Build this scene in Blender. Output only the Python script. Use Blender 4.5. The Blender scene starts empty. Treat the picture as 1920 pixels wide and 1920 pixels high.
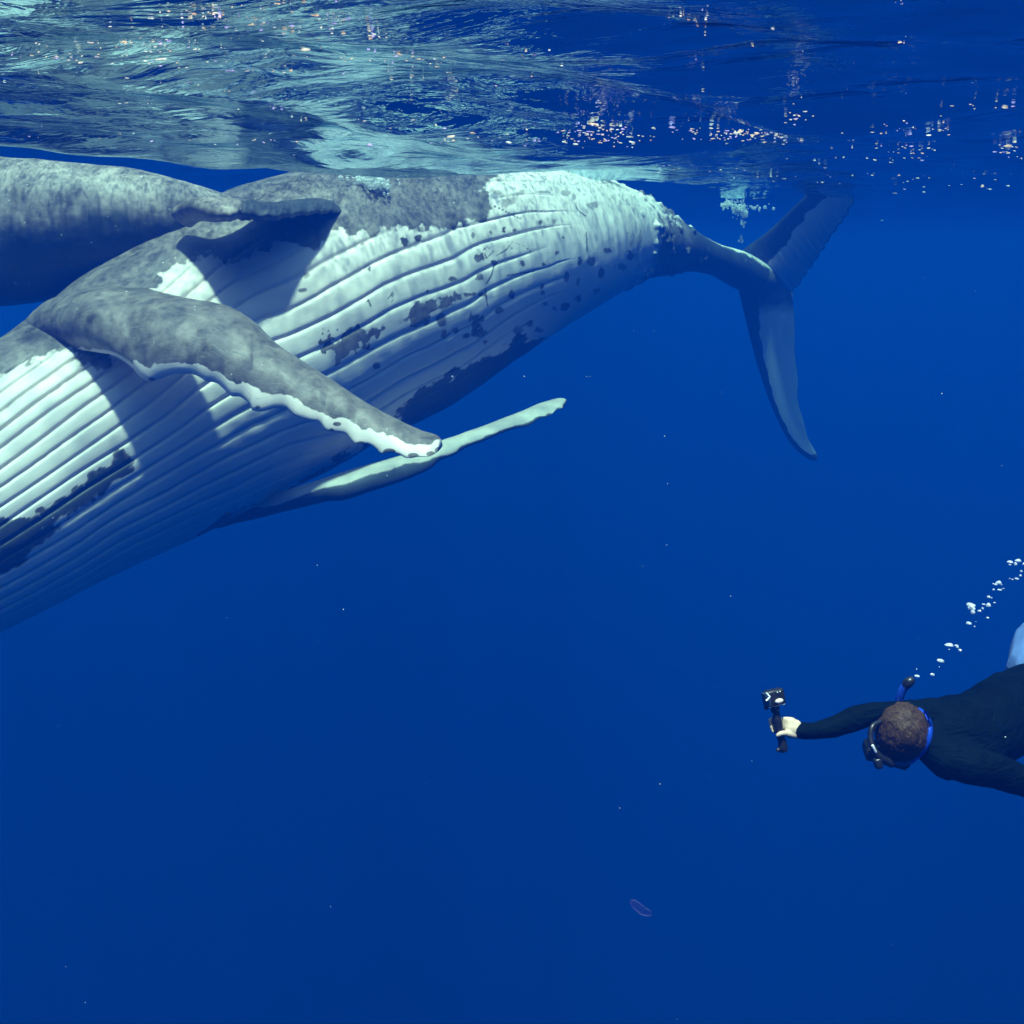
import bpy, bmesh, math, random
import numpy as np
from mathutils import Vector, Matrix

random.seed(7)
rng = np.random.default_rng(7)
sc = bpy.context.scene
C = sc.collection

# ------------------------------------------------------------------ camera
F = 1920.0                      # focal length in pixels of the 1920 px frame
HORIZON = 470.0
PITCH = math.atan((960 - HORIZON) / F)
CAM = np.array([0.0, 0.0, -0.92])          # the water surface is z = 0
cam_data = bpy.data.cameras.new('camera')
cam = bpy.data.objects.new('camera', cam_data)
C.objects.link(cam)
cam_data.sensor_width = 36
cam_data.lens = 36
cam_data.clip_start = 0.05
cam_data.clip_end = 3000
cam.location = CAM.tolist()
cam.rotation_euler = (math.pi / 2 - PITCH, 0, 0)
sc.camera = cam
FWD = np.array([0, math.cos(PITCH), -math.sin(PITCH)])
UP = np.array([0, math.sin(PITCH), math.cos(PITCH)])
RIGHT = np.array([1.0, 0, 0])

def W(px, py, d):
    """world point seen at pixel (px, py) at distance d along the view axis"""
    px, py, d = (np.asarray(v, float) for v in (px, py, d))
    return (CAM + (d[..., None] * FWD) + ((px - 960) / F * d)[..., None] * RIGHT
            - ((py - 960) / F * d)[..., None] * UP)

def PX(P):
    q = P - CAM
    d = q @ FWD
    return np.stack([960 + q @ RIGHT / d * F, 960 - q @ UP / d * F], -1)

# ------------------------------------------------------------------ light
SUN_EL, SUN_AZ = math.radians(77), math.radians(184)   # azimuth the light comes from, clockwise from +Y
world = bpy.data.worlds.new('World')
sc.world = world
world.use_nodes = True
wn = world.node_tree
bg = wn.nodes['Background']
sky = wn.nodes.new('ShaderNodeTexSky')
sky.sky_type = 'NISHITA'
sky.sun_disc = False
sky.sun_elevation = SUN_EL
sky.sun_rotation = SUN_AZ
wn.links.new(sky.outputs[0], bg.inputs[0])
bg.inputs[1].default_value = 0.15
sun_data = bpy.data.lights.new('sun', 'SUN')
sun = bpy.data.objects.new('sun', sun_data)
C.objects.link(sun)
sun_data.energy = 4.0
sun_data.angle = math.radians(3.0)
sun_data.color = (1.0, 0.93, 0.80)
sdir = Vector((math.sin(SUN_AZ) * math.cos(SUN_EL), math.cos(SUN_AZ) * math.cos(SUN_EL), math.sin(SUN_EL)))
sun.rotation_euler = sdir.to_track_quat('Z', 'Y').to_euler()
sun.location = (0, -20, 40)
sc.view_settings.view_transform = 'Standard'
sc.view_settings.look = 'None'
sc.view_settings.gamma = 1
sc.view_settings.use_curve_mapping = False
sc.view_settings.exposure = 0.76
cy = sc.cycles
cy.max_bounces = 8
cy.volume_bounces = 3
cy.diffuse_bounces = 3
cy.glossy_bounces = 4
cy.transparent_max_bounces = 24
cy.use_denoising = True
cy.sample_clamp_indirect = 6
cy.caustics_reflective = False
cy.caustics_refractive = False

# ------------------------------------------------------------------ helpers
def hsh(ix, iy, iz, seed):
    h = (ix * 374761393 + iy * 668265263 + iz * 2147483647 + seed * 1274126177) & 0xffffffff
    h = ((h ^ (h >> 13)) * 1274126177) & 0xffffffff
    h = ((h ^ (h >> 16)) * 2246822519) & 0xffffffff
    return ((h ^ (h >> 15)) & 0xffffff) / float(0xffffff)

def vnoise(P, seed=0):
    """value noise, 0..1, P (..., 3)"""
    i = np.floor(P).astype(np.int64)
    f = P - i
    f = f * f * f * (f * (f * 6 - 15) + 10)
    r = 0
    for dx in (0, 1):
        for dy in (0, 1):
            for dz in (0, 1):
                w = ((f[..., 0] if dx else 1 - f[..., 0]) * (f[..., 1] if dy else 1 - f[..., 1])
                     * (f[..., 2] if dz else 1 - f[..., 2]))
                r = r + w * hsh(i[..., 0] + dx, i[..., 1] + dy, i[..., 2] + dz, seed)
    return r

def fbm(P, seed=0, octs=4, gain=0.5):
    a, s, t = 1.0, 0.0, 0.0
    for k in range(octs):
        s = s + a * vnoise(P * (2.03 ** k) + 11.7 * k, seed + k * 17)
        t += a
        a *= gain
    return s / t

def sstep(a, b, x):
    t = np.clip((x - a) / (b - a), 0, 1)
    return t * t * (3 - 2 * t)

def spline(K, t):
    """Catmull-Rom through the rows of K at t in 0..1 (uniform knots)"""
    K = np.asarray(K, float)
    n = len(K) - 1
    u = np.clip(np.asarray(t, float), 0, 1) * n
    i = np.minimum(u.astype(int), n - 1)
    f = (u - i)[..., None]
    g = lambda k: K[np.clip(k, 0, n)]
    p0 = np.where((i > 0)[..., None], g(i - 1), 2 * g(i) - g(i + 1))
    p3 = np.where((i < n - 1)[..., None], g(i + 2), 2 * g(i + 1) - g(i))
    p1, p2 = g(i), g(i + 1)
    return 0.5 * (2 * p1 + (p2 - p0) * f + (2 * p0 - 5 * p1 + 4 * p2 - p3) * f ** 2
                  + (3 * p1 - p0 - 3 * p2 + p3) * f ** 3)

def arc_spline(K, t, m=800):
    K = np.asarray(K, float)
    q = spline(K, np.linspace(0, 1, m))
    L = np.concatenate([[0], np.cumsum(np.linalg.norm(np.diff(q[:, :2], axis=0), axis=1))])
    L /= L[-1]
    return np.stack([np.interp(t, L, q[:, k]) for k in range(K.shape[1])], -1)

def sdpoly(P, poly):
    """signed distance of 2-D points to a closed polygon, negative inside"""
    poly = np.asarray(poly, float)
    d = np.full(len(P), 1e18)
    inside = np.zeros(len(P), bool)
    for a, b in zip(poly, np.roll(poly, -1, 0)):
        e = b - a
        w = P - a
        t = np.clip((w @ e) / (e @ e), 0, 1)
        d = np.minimum(d, ((w - t[:, None] * e) ** 2).sum(1))
        c = ((a[1] > P[:, 1]) != (b[1] > P[:, 1]))
        with np.errstate(divide='ignore', invalid='ignore'):
            xi = (b[0] - a[0]) * (P[:, 1] - a[1]) / (b[1] - a[1] + 1e-12) + a[0]
        inside ^= c & (P[:, 0] < xi)
    d = np.sqrt(d)
    return np.where(inside, -d, d)

def dline(P, pts):
    pts = np.asarray(pts, float)
    d = np.full(len(P), 1e18)
    for a, b in zip(pts[:-1], pts[1:]):
        e = b - a
        w = P - a
        t = np.clip((w @ e) / (e @ e), 0, 1)
        d = np.minimum(d, ((w - t[:, None] * e) ** 2).sum(1))
    return np.sqrt(d)

def grid_faces(nu, nv, close_v=True, base=0):
    u = np.arange(nu - 1)[:, None]
    v = np.arange(nv if close_v else nv - 1)[None, :]
    v2 = (v + 1) % nv
    return (np.stack([u * nv + v, u * nv + v2, (u + 1) * nv + v2, (u + 1) * nv + v], -1).reshape(-1, 4) + base)

def mesh_np(name, V, Fc, mat=None, attrs=None, smooth=True, parent=None):
    me = bpy.data.meshes.new(name)
    V = np.ascontiguousarray(V, np.float32)
    Fc = np.ascontiguousarray(Fc, np.int32)
    k = Fc.shape[1]
    me.vertices.add(len(V))
    me.vertices.foreach_set('co', V.ravel())
    me.loops.add(Fc.size)
    me.loops.foreach_set('vertex_index', Fc.ravel())
    me.polygons.add(len(Fc))
    me.polygons.foreach_set('loop_start', np.arange(0, Fc.size, k, dtype=np.int32))
    me.update(calc_edges=True)
    if smooth:
        me.polygons.foreach_set('use_smooth', np.ones(len(Fc), bool))
    for an, av in (attrs or {}).items():
        if av.ndim == 1:
            a = me.attributes.new(an, 'FLOAT', 'POINT')
            a.data.foreach_set('value', np.ascontiguousarray(av, np.float32))
        else:
            a = me.attributes.new(an, 'FLOAT_VECTOR', 'POINT')
            a.data.foreach_set('vector', np.ascontiguousarray(av, np.float32).ravel())
    if mat:
        me.materials.append(mat)
    o = bpy.data.objects.new(name, me)
    C.objects.link(o)
    if parent:
        o.parent = parent
    return o

def tag(o, label=None, cat=None, group=None, kind=None):
    if label: o['label'] = label
    if cat: o['category'] = cat
    if group: o['group'] = group
    if kind: o['kind'] = kind
    return o

class NT:
    """small node-tree writer"""
    def __init__(s, name):
        s.m = bpy.data.materials.new(name)
        s.m.use_nodes = True
        s.t = s.m.node_tree
        s.t.nodes.clear()
        s.out = s.t.nodes.new('ShaderNodeOutputMaterial')
    def n(s, kind, ins=None, **kw):
        nd = s.t.nodes.new('ShaderNode' + kind)
        for k, v in kw.items():
            setattr(nd, k, v)
        for k, v in (ins or {}).items():
            s.set(nd.inputs[k], v)
        return nd
    def set(s, sock, v):
        if isinstance(v, bpy.types.NodeSocket):
            s.t.links.new(v, sock)
        else:
            if hasattr(sock, 'default_value') and not isinstance(v, (int, float)) and len(v) == 3 and sock.type == 'RGBA':
                v = (*v, 1)
            sock.default_value = v
    def math(s, op, a, b=0.0, c=0.0, clamp=False):
        nd = s.n('Math', operation=op, use_clamp=clamp)
        s.set(nd.inputs[0], a); s.set(nd.inputs[1], b); s.set(nd.inputs[2], c)
        return nd.outputs[0]
    def mix(s, f, a, b):
        nd = s.n('Mix', data_type='RGBA')
        s.set(nd.inputs[0], f); s.set(nd.inputs[6], a); s.set(nd.inputs[7], b)
        return nd.outputs[2]
    def ramp(s, f, a, b, lo=0.0, hi=1.0):
        nd = s.n('MapRange', {0: f, 1: a, 2: b, 3: lo, 4: hi})
        return nd.outputs[0]
    def noise(s, vec, scale, detail=4, rough=0.55, dist=0.0):
        nd = s.n('TexNoise', {'Vector': vec, 'Scale': scale, 'Detail': detail, 'Roughness': rough, 'Distortion': dist})
        return nd.outputs[0]
    def stretch(s, vec, sx, sy, sz, rz=0.0):
        nd = s.n('Mapping', {'Vector': vec, 'Scale': (sx, sy, sz), 'Rotation': (0, 0, rz)})
        return nd.outputs[0]

def simple_mat(name, col, rough=0.5, spec=0.4, var=0.25, scale=40, bump=0.0, **extra):
    t = NT(name)
    co = t.n('TexCoord').outputs['Object']
    nz = t.noise(co, scale, 3)
    c2 = tuple(min(1, c * (1 + var)) for c in col)
    c1 = tuple(c * (1 - var) for c in col)
    p = t.n('BsdfPrincipled', {'Base Color': t.mix(nz, c1, c2), 'Roughness': rough, 'Specular IOR Level': spec})
    for k, v in extra.items():
        t.set(p.inputs[k.replace('_', ' ')], v)
    if bump:
        b = t.n('Bump', {'Strength': 0.6, 'Distance': bump, 'Height': nz})
        t.set(p.inputs['Normal'], b.outputs[0])
    t.set(t.out.inputs[0], p.outputs[0])
    return t.m

# ------------------------------------------------------------------ water surface, seabed
def wave(x, y, fine=True):
    z = 0
    r = np.random.default_rng(3)
    for lam, amp in ((9.0, .045), (6.1, .040), (4.3, .034), (3.0, .030), (2.1, .022), (1.45, .013), (1.0, .0075), (.72, .0042), (.5, .0022)):
        for _ in range(2):
            a = math.radians(90 + r.uniform(-48, 48))
            k = 2 * math.pi / (lam * r.uniform(.85, 1.15))
            ph = r.uniform(0, 6.28)
            q = k * (x * math.cos(a) + y * math.sin(a)) + ph
            # crests bent by a slow warp, so that they never run straight across
            q = q + 1.3 * np.sin(.37 * x / lam * 3 + ph) * np.cos(.31 * y / lam * 3 + 2 * ph)
            z = z + amp * (np.sin(q) + .22 * np.sin(2 * q + 1.1))
    return z

az_in = np.radians(np.linspace(-34, 34, 640))
az_out = np.radians(np.concatenate([np.linspace(34, 90, 50)[1:], np.linspace(90, 270, 60)[1:], np.linspace(270, 326, 50)[1:-1]]))
az = np.concatenate([az_in, az_out])
rad = np.concatenate([np.linspace(.02, 2.5, 30)[:-1], np.geomspace(2.5, 40, 820)[:-1], np.geomspace(40, 300, 140)])
RR, AA = np.meshgrid(rad, az, indexing='ij')
X, Y = RR * np.sin(AA), RR * np.cos(AA)
fade = 1 - .85 * sstep(40, 150, RR)
Z = wave(X, Y) * fade
wv = np.stack([X, Y, Z], -1).reshape(-1, 3)

t = NT('sea_surface_seen_from_below')
co = t.n('TexCoord').outputs['Object']
rip1 = t.noise(t.stretch(co, 1.0, 2.1, 1, .25), 2.2, 4, .5, .6)
rip2 = t.noise(t.stretch(co, 1.0, 1.7, 1, -.35), 9.0, 3, .55, .4)
hgt = t.math('ADD', t.math('MULTIPLY', rip1, 1.0), t.math('MULTIPLY', rip2, .07))
bmp = t.n('Bump', {'Strength': 1.0, 'Distance': .028, 'Height': hgt})
fr = t.n('Fresnel', {'IOR': 1.33, 'Normal': bmp.outputs[0]})
# caustic threads of sunlight, painted as noise into the transmission colour (mean close to 1)
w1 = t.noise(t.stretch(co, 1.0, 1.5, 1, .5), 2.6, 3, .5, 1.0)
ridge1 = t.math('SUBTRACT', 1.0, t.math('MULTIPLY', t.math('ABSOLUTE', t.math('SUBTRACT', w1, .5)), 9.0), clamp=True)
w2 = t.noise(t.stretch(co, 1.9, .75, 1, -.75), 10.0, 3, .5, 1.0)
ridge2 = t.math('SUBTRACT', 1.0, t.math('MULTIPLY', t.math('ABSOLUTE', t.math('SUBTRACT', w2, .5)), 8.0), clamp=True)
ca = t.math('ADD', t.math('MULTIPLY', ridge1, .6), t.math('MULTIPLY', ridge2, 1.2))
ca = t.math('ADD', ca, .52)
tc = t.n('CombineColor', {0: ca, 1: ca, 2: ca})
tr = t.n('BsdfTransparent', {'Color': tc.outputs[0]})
gl = t.n('BsdfGlossy', {'Color': (.48, .66, .76), 'Roughness': .03, 'Normal': bmp.outputs[0]})
mx = t.n('MixShader', {0: fr.outputs[0], 1: tr.outputs[0], 2: gl.outputs[0]})
t.set(t.out.inputs[0], mx.outputs[0])
M_SURF = t.m
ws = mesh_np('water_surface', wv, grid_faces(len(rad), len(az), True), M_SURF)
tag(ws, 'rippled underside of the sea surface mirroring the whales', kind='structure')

M_SAND = simple_mat('pale_sand', (.35, .30, .22), .9, .1, .3, .05)
sb = mesh_np('seabed', np.array([[-320, -320, -90], [320, -320, -90], [320, 320, -90], [-320, 320, -90]], float), np.array([[0, 1, 2, 3]]), M_SAND, smooth=False)
tag(sb, kind='structure')

# the body of sea water itself: even density, scattering blue and swallowing red
t = NT('clear_blue_sea_water')
DENS = .100
pv = t.n('VolumePrincipled', {'Color': (.0005, .0262, .192), 'Density': DENS, 'Anisotropy': 0.0,
                              'Absorption Color': (.012, .43, .39)})
t.set(t.out.inputs['Volume'], pv.outputs[0])
M_WATER = t.m
bm = bmesh.new()
bmesh.ops.create_cube(bm, size=1)
bmesh.ops.scale(bm, vec=(660, 660, 91.8), verts=bm.verts)
bmesh.ops.translate(bm, vec=(0, 0, -91.8 / 2 + .8), verts=bm.verts)
me = bpy.data.meshes.new('haze'); bm.to_mesh(me); bm.free()
me.materials.append(M_WATER)
hz = bpy.data.objects.new('haze', me); C.objects.link(hz)
tag(hz, 'clear deep blue sea water filling the whole picture', kind='stuff')

# ------------------------------------------------------------------ whale skin
def whale_material(name, white=(.76, .66, .58), grey=(.112, .094, .08), dark=(.035, .04, .042)):
    """attribute pigment: 0 white, .5 grey, 1 near black; attribute mottle: how blotchy"""
    t = NT(name)
    co = t.n('TexCoord').outputs['Object']
    pg = t.n('Attribute', attribute_name='pigment').outputs['Fac']
    st = t.n('Attribute', attribute_name='skin_uv').outputs['Vector']
    mo = t.n('Attribute', attribute_name='mottle').outputs['Fac']
    n1 = t.noise(co, 3.2, 6, .62, .5)
    n2 = t.noise(co, 14, 5, .6, .3)
    scr = t.noise(t.stretch(st, 2.0, 26, 1), 3.0, 4, .6, .8)
    # greys vary in cloudy patches
    g = t.mix(t.ramp(t.math('ADD', t.math('MULTIPLY', n1, .62), t.math('MULTIPLY', n2, .38)), .37, .64), tuple(c * .45 for c in grey), tuple(min(1, c * 2.1) for c in grey))
    g = t.mix(t.ramp(scr, .58, .74, 0, .25), g, (.42, .42, .38))
    wv_ = t.mix(t.ramp(n1, .35, .75), white, tuple(c * .90 for c in white))
    wv_ = t.mix(t.ramp(scr, .66, .78, 0, .16), wv_, (.45, .48, .47))
    dk = t.mix(n2, tuple(c * .6 for c in dark), tuple(c * 1.6 for c in dark))
    p2 = t.math('ADD', pg, t.math('MULTIPLY', t.math('SUBTRACT', n2, .5), t.math('MULTIPLY', mo, 1.0)))
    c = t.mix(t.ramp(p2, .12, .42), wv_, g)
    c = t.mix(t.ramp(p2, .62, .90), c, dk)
    # pale nicks and barnacle scars
    vo = t.n('TexVoronoi', {'Vector': co, 'Scale': 5.5}, feature='F1')
    sp = t.ramp(t.math('ADD', vo.outputs['Distance'], t.math('MULTIPLY', n2, .06)), .065, .085, 1, 0)
    sp = t.math('MULTIPLY', sp, t.ramp(t.noise(co, 1.7, 2), .5, .6))
    c = t.mix(t.math('MULTIPLY', sp, .55), c, (.62, .64, .60))
    # small bright nicks and fine rake marks
    vn = t.n('TexVoronoi', {'Vector': t.stretch(co, 1, 1, 1.6, .6), 'Scale': 8.5}, feature='F1')
    nk = t.math('MULTIPLY', t.ramp(vn.outputs['Distance'], .05, .085, 1, 0), t.ramp(t.noise(co, 2.6, 2), .52, .58))
    c = t.mix(t.math('MULTIPLY', nk, .8), c, (.80, .78, .68))
    rk = t.noise(t.stretch(co, 30, 4, 9, .7), 1.0, 2, .5, .3)
    c = t.mix(t.math('MULTIPLY', t.ramp(rk, .70, .74), t.ramp(n1, .5, .6, 0, .5)), c, (.50, .50, .45))
    hb = t.math('ADD', t.math('MULTIPLY', n2, .5), t.math('MULTIPLY', scr, .7))
    b = t.n('Bump', {'Strength': .55, 'Distance': .006, 'Height': hb})
    p = t.n('BsdfPrincipled', {'Base Color': c, 'Roughness': .46, 'Specular IOR Level': .25, 'Normal': b.outputs[0]})
    t.set(t.out.inputs[0], p.outputs[0])
    return t.m

M_WHALE = whale_material('humpback_skin')
M_WHALE2 = whale_material('dark_humpback_skin', grey=(.17, .145, .123))

def tube(pairs, ns, th, squash, closed_ends=True):
    """pairs: rows Tx,Ty,Bx,By,d. Sections through top and bottom outline; th = 0 faces the
    viewer's side, +90 deg is the top outline. Returns V (ns, nt, 3), s, centre, radius"""
    K = np.asarray(pairs, float)
    s = np.linspace(0, 1, ns)
    k = spline(K, s)
    T = W(k[:, 0], k[:, 1], k[:, 4])
    B = W(k[:, 2], k[:, 3], k[:, 4])
    ctr = (T + B) / 2
    h = (T - B) / 2
    # keep the sections perpendicular to the axis
    tan = np.gradient(ctr, axis=0)
    tan /= np.linalg.norm(tan, axis=1)[:, None]
    w = np.cross(h, tan)
    w /= np.linalg.norm(w, axis=1)[:, None] + 1e-9
    # make w point towards the camera
    sg = np.sign(((CAM - ctr) * w).sum(1))
    w *= sg[:, None]
    R = np.linalg.norm(h, axis=1)
    V = (ctr[:, None] + h[:, None] * np.sin(th)[None, :, None]
         + (w * (R * squash)[:, None])[:, None] * np.cos(th)[None, :, None])
    return V, s, ctr, R, h, w

def add_fin(A, B, ns, nc, thick, camber=0.0, blunt=.30):
    """A, B: edge knots (x, y, d). Returns V, F-less grid data as closed sections"""
    t = np.linspace(0, 1, ns)
    a = arc_spline(A, t); b = arc_spline(B, t)
    Pa = W(a[:, 0], a[:, 1], a[:, 2]); Pb = W(b[:, 0], b[:, 1], b[:, 2])
    c = .5 - .5 * np.cos(np.linspace(0, math.pi, nc))
    cc = np.concatenate([c, c[::-1][1:-1]])
    side = np.concatenate([np.ones(nc), -np.ones(nc - 2)])
    prof = 2.6 * np.sqrt(np.clip(cc, 0, 1)) * (1 - cc) + blunt * np.sqrt(np.clip(cc * (1 - cc), 0, 1))
    prof = prof / prof.max()
    mid = (Pa + Pb) / 2
    tan = np.gradient(mid, axis=0)
    ch = Pb - Pa
    n = np.cross(tan, ch)
    n /= np.linalg.norm(n, axis=1)[:, None] + 1e-9
    n *= np.sign(((CAM - mid) * n).sum(1))[:, None]
    kw = np.hanning(max(9, ns // 9) | 1); kw /= kw.sum(); hw = len(kw) // 2
    n = np.stack([np.convolve(np.pad(n[:, q], hw, 'edge'), kw, 'valid') for q in range(3)], -1)
    n /= np.linalg.norm(n, axis=1)[:, None] + 1e-9
    th = np.interp(t, *thick) if isinstance(thick, tuple) else thick * np.ones(ns)
    chl = np.linalg.norm(ch, axis=1)
    V = (Pb[:, None] * (1 - cc)[None, :, None] + Pa[:, None] * cc[None, :, None]
         + n[:, None] * (side * prof)[None, :, None] * th[:, None, None]
         + n[:, None] * (camber * 4 * cc * (1 - cc))[None, :, None] * chl[:, None, None])
    return V, t, cc, side

# ---- the big whale, belly towards the camera, head beyond the left edge of the frame
pairs = [(-690, 1130, -680, 1160, 7.6), (-560, 1010, -500, 1240, 7.9), (-380, 885, -270, 1262, 8.4), (-190, 765, -20, 1190, 9.0),
         (0, 645, 225, 1072, 9.7), (110, 562, 388, 996, 10.3), (230, 475, 520, 925, 10.9), (355, 412, 640, 868, 11.4),
         (480, 366, 750, 803, 11.9), (605, 338, 862, 748, 12.5), (745, 325, 965, 678, 13.0), (885, 322, 1050, 620, 13.6),
         (1010, 333, 1120, 575, 14.2), (1110, 352, 1182, 537, 14.8), (1195, 386, 1238, 514, 15.4), (1268, 425, 1292, 507, 15.9),
         (1330, 455, 1338, 514, 16.4), (1388, 470, 1374, 536, 16.9), (1428, 492, 1408, 552, 17.2), (1456, 514, 1444, 550, 17.4), (1480, 536, 1476, 546, 17.55)]
PAIRS = np.array(pairs, float)
nf, nb = 460, 70
th = np.concatenate([np.linspace(-math.pi / 2 - .12, math.pi / 2 + .12, nf), np.linspace(math.pi / 2 + .12, 1.5 * math.pi - .12, nb + 2)[1:-1]])
NS = 760
V, s, ctr, R, hh, ww = tube(pairs, NS, th, .98)
# throat pleats: rounded ridges between deep narrow furrows, fading out towards the navel
TH = np.where(th > math.pi, th - 2 * math.pi, th)[None, :] * np.ones((NS, 1))
S = s[:, None] * np.ones((1, len(th)))
uN = (len(pairs) - 1)
su = S * uN                                   # knot coordinate
wob = 1.5 * (fbm(np.stack([su * .7, TH * 2.2, 0 * TH], -1), 5, 3) - .5)
gw = .085 * np.clip(su - 1, 0, 6.8) * (.55 + .18 * sstep(-1, 1, TH))
dark_top = [(-60, 640), (-40, 735), (0, 700), (60, 672), (130, 660), (190, 668), (235, 640), (262, 548), (300, 515), (345, 508), (400, 480), (440, 470), (475, 452), (560, 458), (605, 448),
            (650, 436), (700, 446), (760, 432), (800, 436), (850, 424), (905, 402), (925, 378), (905, 358), (930, 330), (930, 200), (-60, 200)]
sd_top = sdpoly(PX(V.reshape(-1, 3)), dark_top).reshape(NS, len(th))
cnt = (TH - gw) / np.radians(6.9 + 1.7 * sstep(3.5, 8, su)) + .40 * wob + .12 * np.sin(su * 1.1)
idx = np.floor(cnt)
u = cnt - idx - .5
end = 9.35 + 1.5 * hsh(idx.astype(np.int64), 3 + 0 * idx.astype(np.int64), 5 + 0 * idx.astype(np.int64), 9) - 1.1 * np.abs(TH - .1) ** 1.5
amp = 1 - sstep(0, 1.0, su - end)
amp *= 1 - sstep(1.12, 1.45, np.abs(TH + .03))
amp *= sstep(.6, 1.8, su) * sstep(-14, 10, sd_top)
amp *= .55 + .8 * vnoise(np.stack([su * .9, idx * 3.3, 0 * TH], -1), 15)
vd = .5 - np.abs(u)                            # distance to the furrow in pleat widths
prof = -.62 * np.exp(-(vd / .085) ** 2) - .38 * (2 * np.abs(u)) ** 3
Rr = R[:, None]
disp = (.032 - .011 * sstep(4, 7, su)) * prof * amp * np.clip(Rr / 1.3, .3, 1.1)
lump = (fbm(V * .9, 21, 3) - .5) * .07 + (fbm(V * 3.1, 22, 3) - .5) * .022
knob = np.maximum(0, fbm(V * 6.5, 33, 2) - .63) * .22 * sstep(12.2, 13.2, su) * (1 - sstep(15.2, 16, su))
out = V - ctr[:, None]
out /= np.linalg.norm(out, axis=2)[..., None] + 1e-9
V = V + out * (disp + lump * np.clip(Rr / 1.2, .1, 1) + knob)[..., None]
P3 = V.reshape(-1, 3)
P2 = PX(P3)
# ---- pigment, traced from the animal's markings
nzw = (fbm(P3 * 2.3, 41, 5, .6) - .5)
nzf = (fbm(P3 * 9, 42, 4, .6) - .5)
front = (np.cos(TH) > -.05).ravel()
sur = su.ravel(); thr = TH.ravel()
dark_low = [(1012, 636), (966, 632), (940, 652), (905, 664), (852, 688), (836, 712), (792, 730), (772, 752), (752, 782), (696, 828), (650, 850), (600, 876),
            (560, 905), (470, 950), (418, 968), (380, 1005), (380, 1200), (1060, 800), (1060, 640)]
pig = np.zeros(len(P3))
d1 = sdpoly(P2, dark_top) + nzw * 85 + nzf * 55
pig = np.maximum(pig, .54 * sstep(9, -9, d1))
# dark back skin along the lower flank
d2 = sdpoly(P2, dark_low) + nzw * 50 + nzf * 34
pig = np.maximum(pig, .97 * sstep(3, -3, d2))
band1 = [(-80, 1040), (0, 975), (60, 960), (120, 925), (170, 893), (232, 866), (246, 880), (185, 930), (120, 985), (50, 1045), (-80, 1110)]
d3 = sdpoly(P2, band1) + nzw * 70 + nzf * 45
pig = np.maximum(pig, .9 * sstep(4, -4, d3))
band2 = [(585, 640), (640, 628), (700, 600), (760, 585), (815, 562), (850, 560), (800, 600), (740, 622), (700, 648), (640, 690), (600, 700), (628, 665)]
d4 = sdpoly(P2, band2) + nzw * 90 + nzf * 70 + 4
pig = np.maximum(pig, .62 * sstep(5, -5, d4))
# spots and scars on the belly
SP = [(887, 440, 4, 9), (920, 435, 5, 9), (945, 429, 5, 8), (965, 432, 5, 6), (1012, 418, 5, 5), (1037, 417, 4, 6), (1057, 445, 4, 6), (1043, 474, 5, 7),
      (980, 494, 6, 6), (1019, 496, 5, 4), (960, 464, 6, 5), (930, 492, 10, 6), (898, 484, 9, 9), (895, 522, 10, 8), (849, 523, 9, 6), (735, 554, 5, 9), (992, 535, 7, 6), (1016, 537, 6, 8),
      (1018, 548, 6, 6), (957, 551, 7, 9), (1021, 569, 7, 6), (1038, 577, 7, 6), (933, 583, 10, 6), (892, 596, 13, 12), (895, 610, 8, 5), (857, 620, 10, 6), (872, 628, 8, 7),
      (901, 624, 14, 10), (910, 641, 9, 6), (992, 606, 9, 8), (971, 620, 8, 9), (1010, 618, 8, 7), (1088, 490, 6, 9), (1108, 490, 12, 9), (1064, 519, 6, 12), (1085, 530, 7, 10), (1060, 575, 10, 9),
      (828, 600, 10, 16), (833, 626, 12, 12), (1130, 512, 8, 10), (1120, 545, 10, 8), (1085, 560, 9, 7), (880, 552, 14, 5), (905, 552, 9, 5), (706, 686, 9, 6), (575, 517, 7, 6), (570, 545, 9, 5), (693, 505, 5, 7),
      (800, 545, 7, 4), (760, 600, 8, 5), (680, 458, 6, 4), (785, 448, 9, 7), (757, 455, 9, 9), (560, 459, 7, 5), (1140, 470, 10, 6), (1165, 500, 14, 10), (1180, 480, 10, 8)]
for k_, (x, y, a, b) in enumerate(SP):
    q = np.sqrt(((P2[:, 0] - x) / (a * .8)) ** 2 + ((P2[:, 1] - y) / (b * .85)) ** 2) + nzf * 2.8
    pig = np.maximum(pig, (.36 + .2 * ((k_ * 7) % 5) / 4) * sstep(1.3, .7, q))
for x, y, a, b in [(954, 379, 16, 10), (974, 362, 9, 7), (933, 360, 10, 6), (1111, 383, 15, 7), (1061, 362, 9, 6), (1075, 372, 5, 8), (1020, 360, 14, 3)]:
    q = np.sqrt(((P2[:, 0] - x) / a) ** 2 + ((P2[:, 1] - y) / b) ** 2) + nzf * 1.8
    pig = np.maximum(pig, .30 * sstep(1.25, .75, q))
for pts, w_ in [([(1099, 436), (1101, 472)], 2), ([(910, 542), (914, 574)], 2.5), ([(926, 498), (922, 515), (912, 532)], 2.2), ([(905, 470), (912, 484), (925, 472), (914, 462), (905, 470)], 1.3),
                ([(925, 385), (955, 400), (975, 410)], 1.6), ([(930, 480), (950, 468), (962, 452)], 1.6), ([(968, 455), (985, 462), (996, 474)], 1.4), ([(950, 517), (980, 512), (1002, 508)], 2.2),
                ([(1077, 380), (1085, 395), (1098, 405)], 1.4), ([(728, 560), (735, 548), (740, 560), (735, 566)], 1.4), ([(798, 540), (803, 552)], 1.3), ([(683, 570), (690, 562), (696, 575)], 1.3)]:
    dl = dline(P2, pts) + nzf * 2
    pig = np.maximum(pig, .45 * sstep(w_, w_ * .4, dl))
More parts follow.
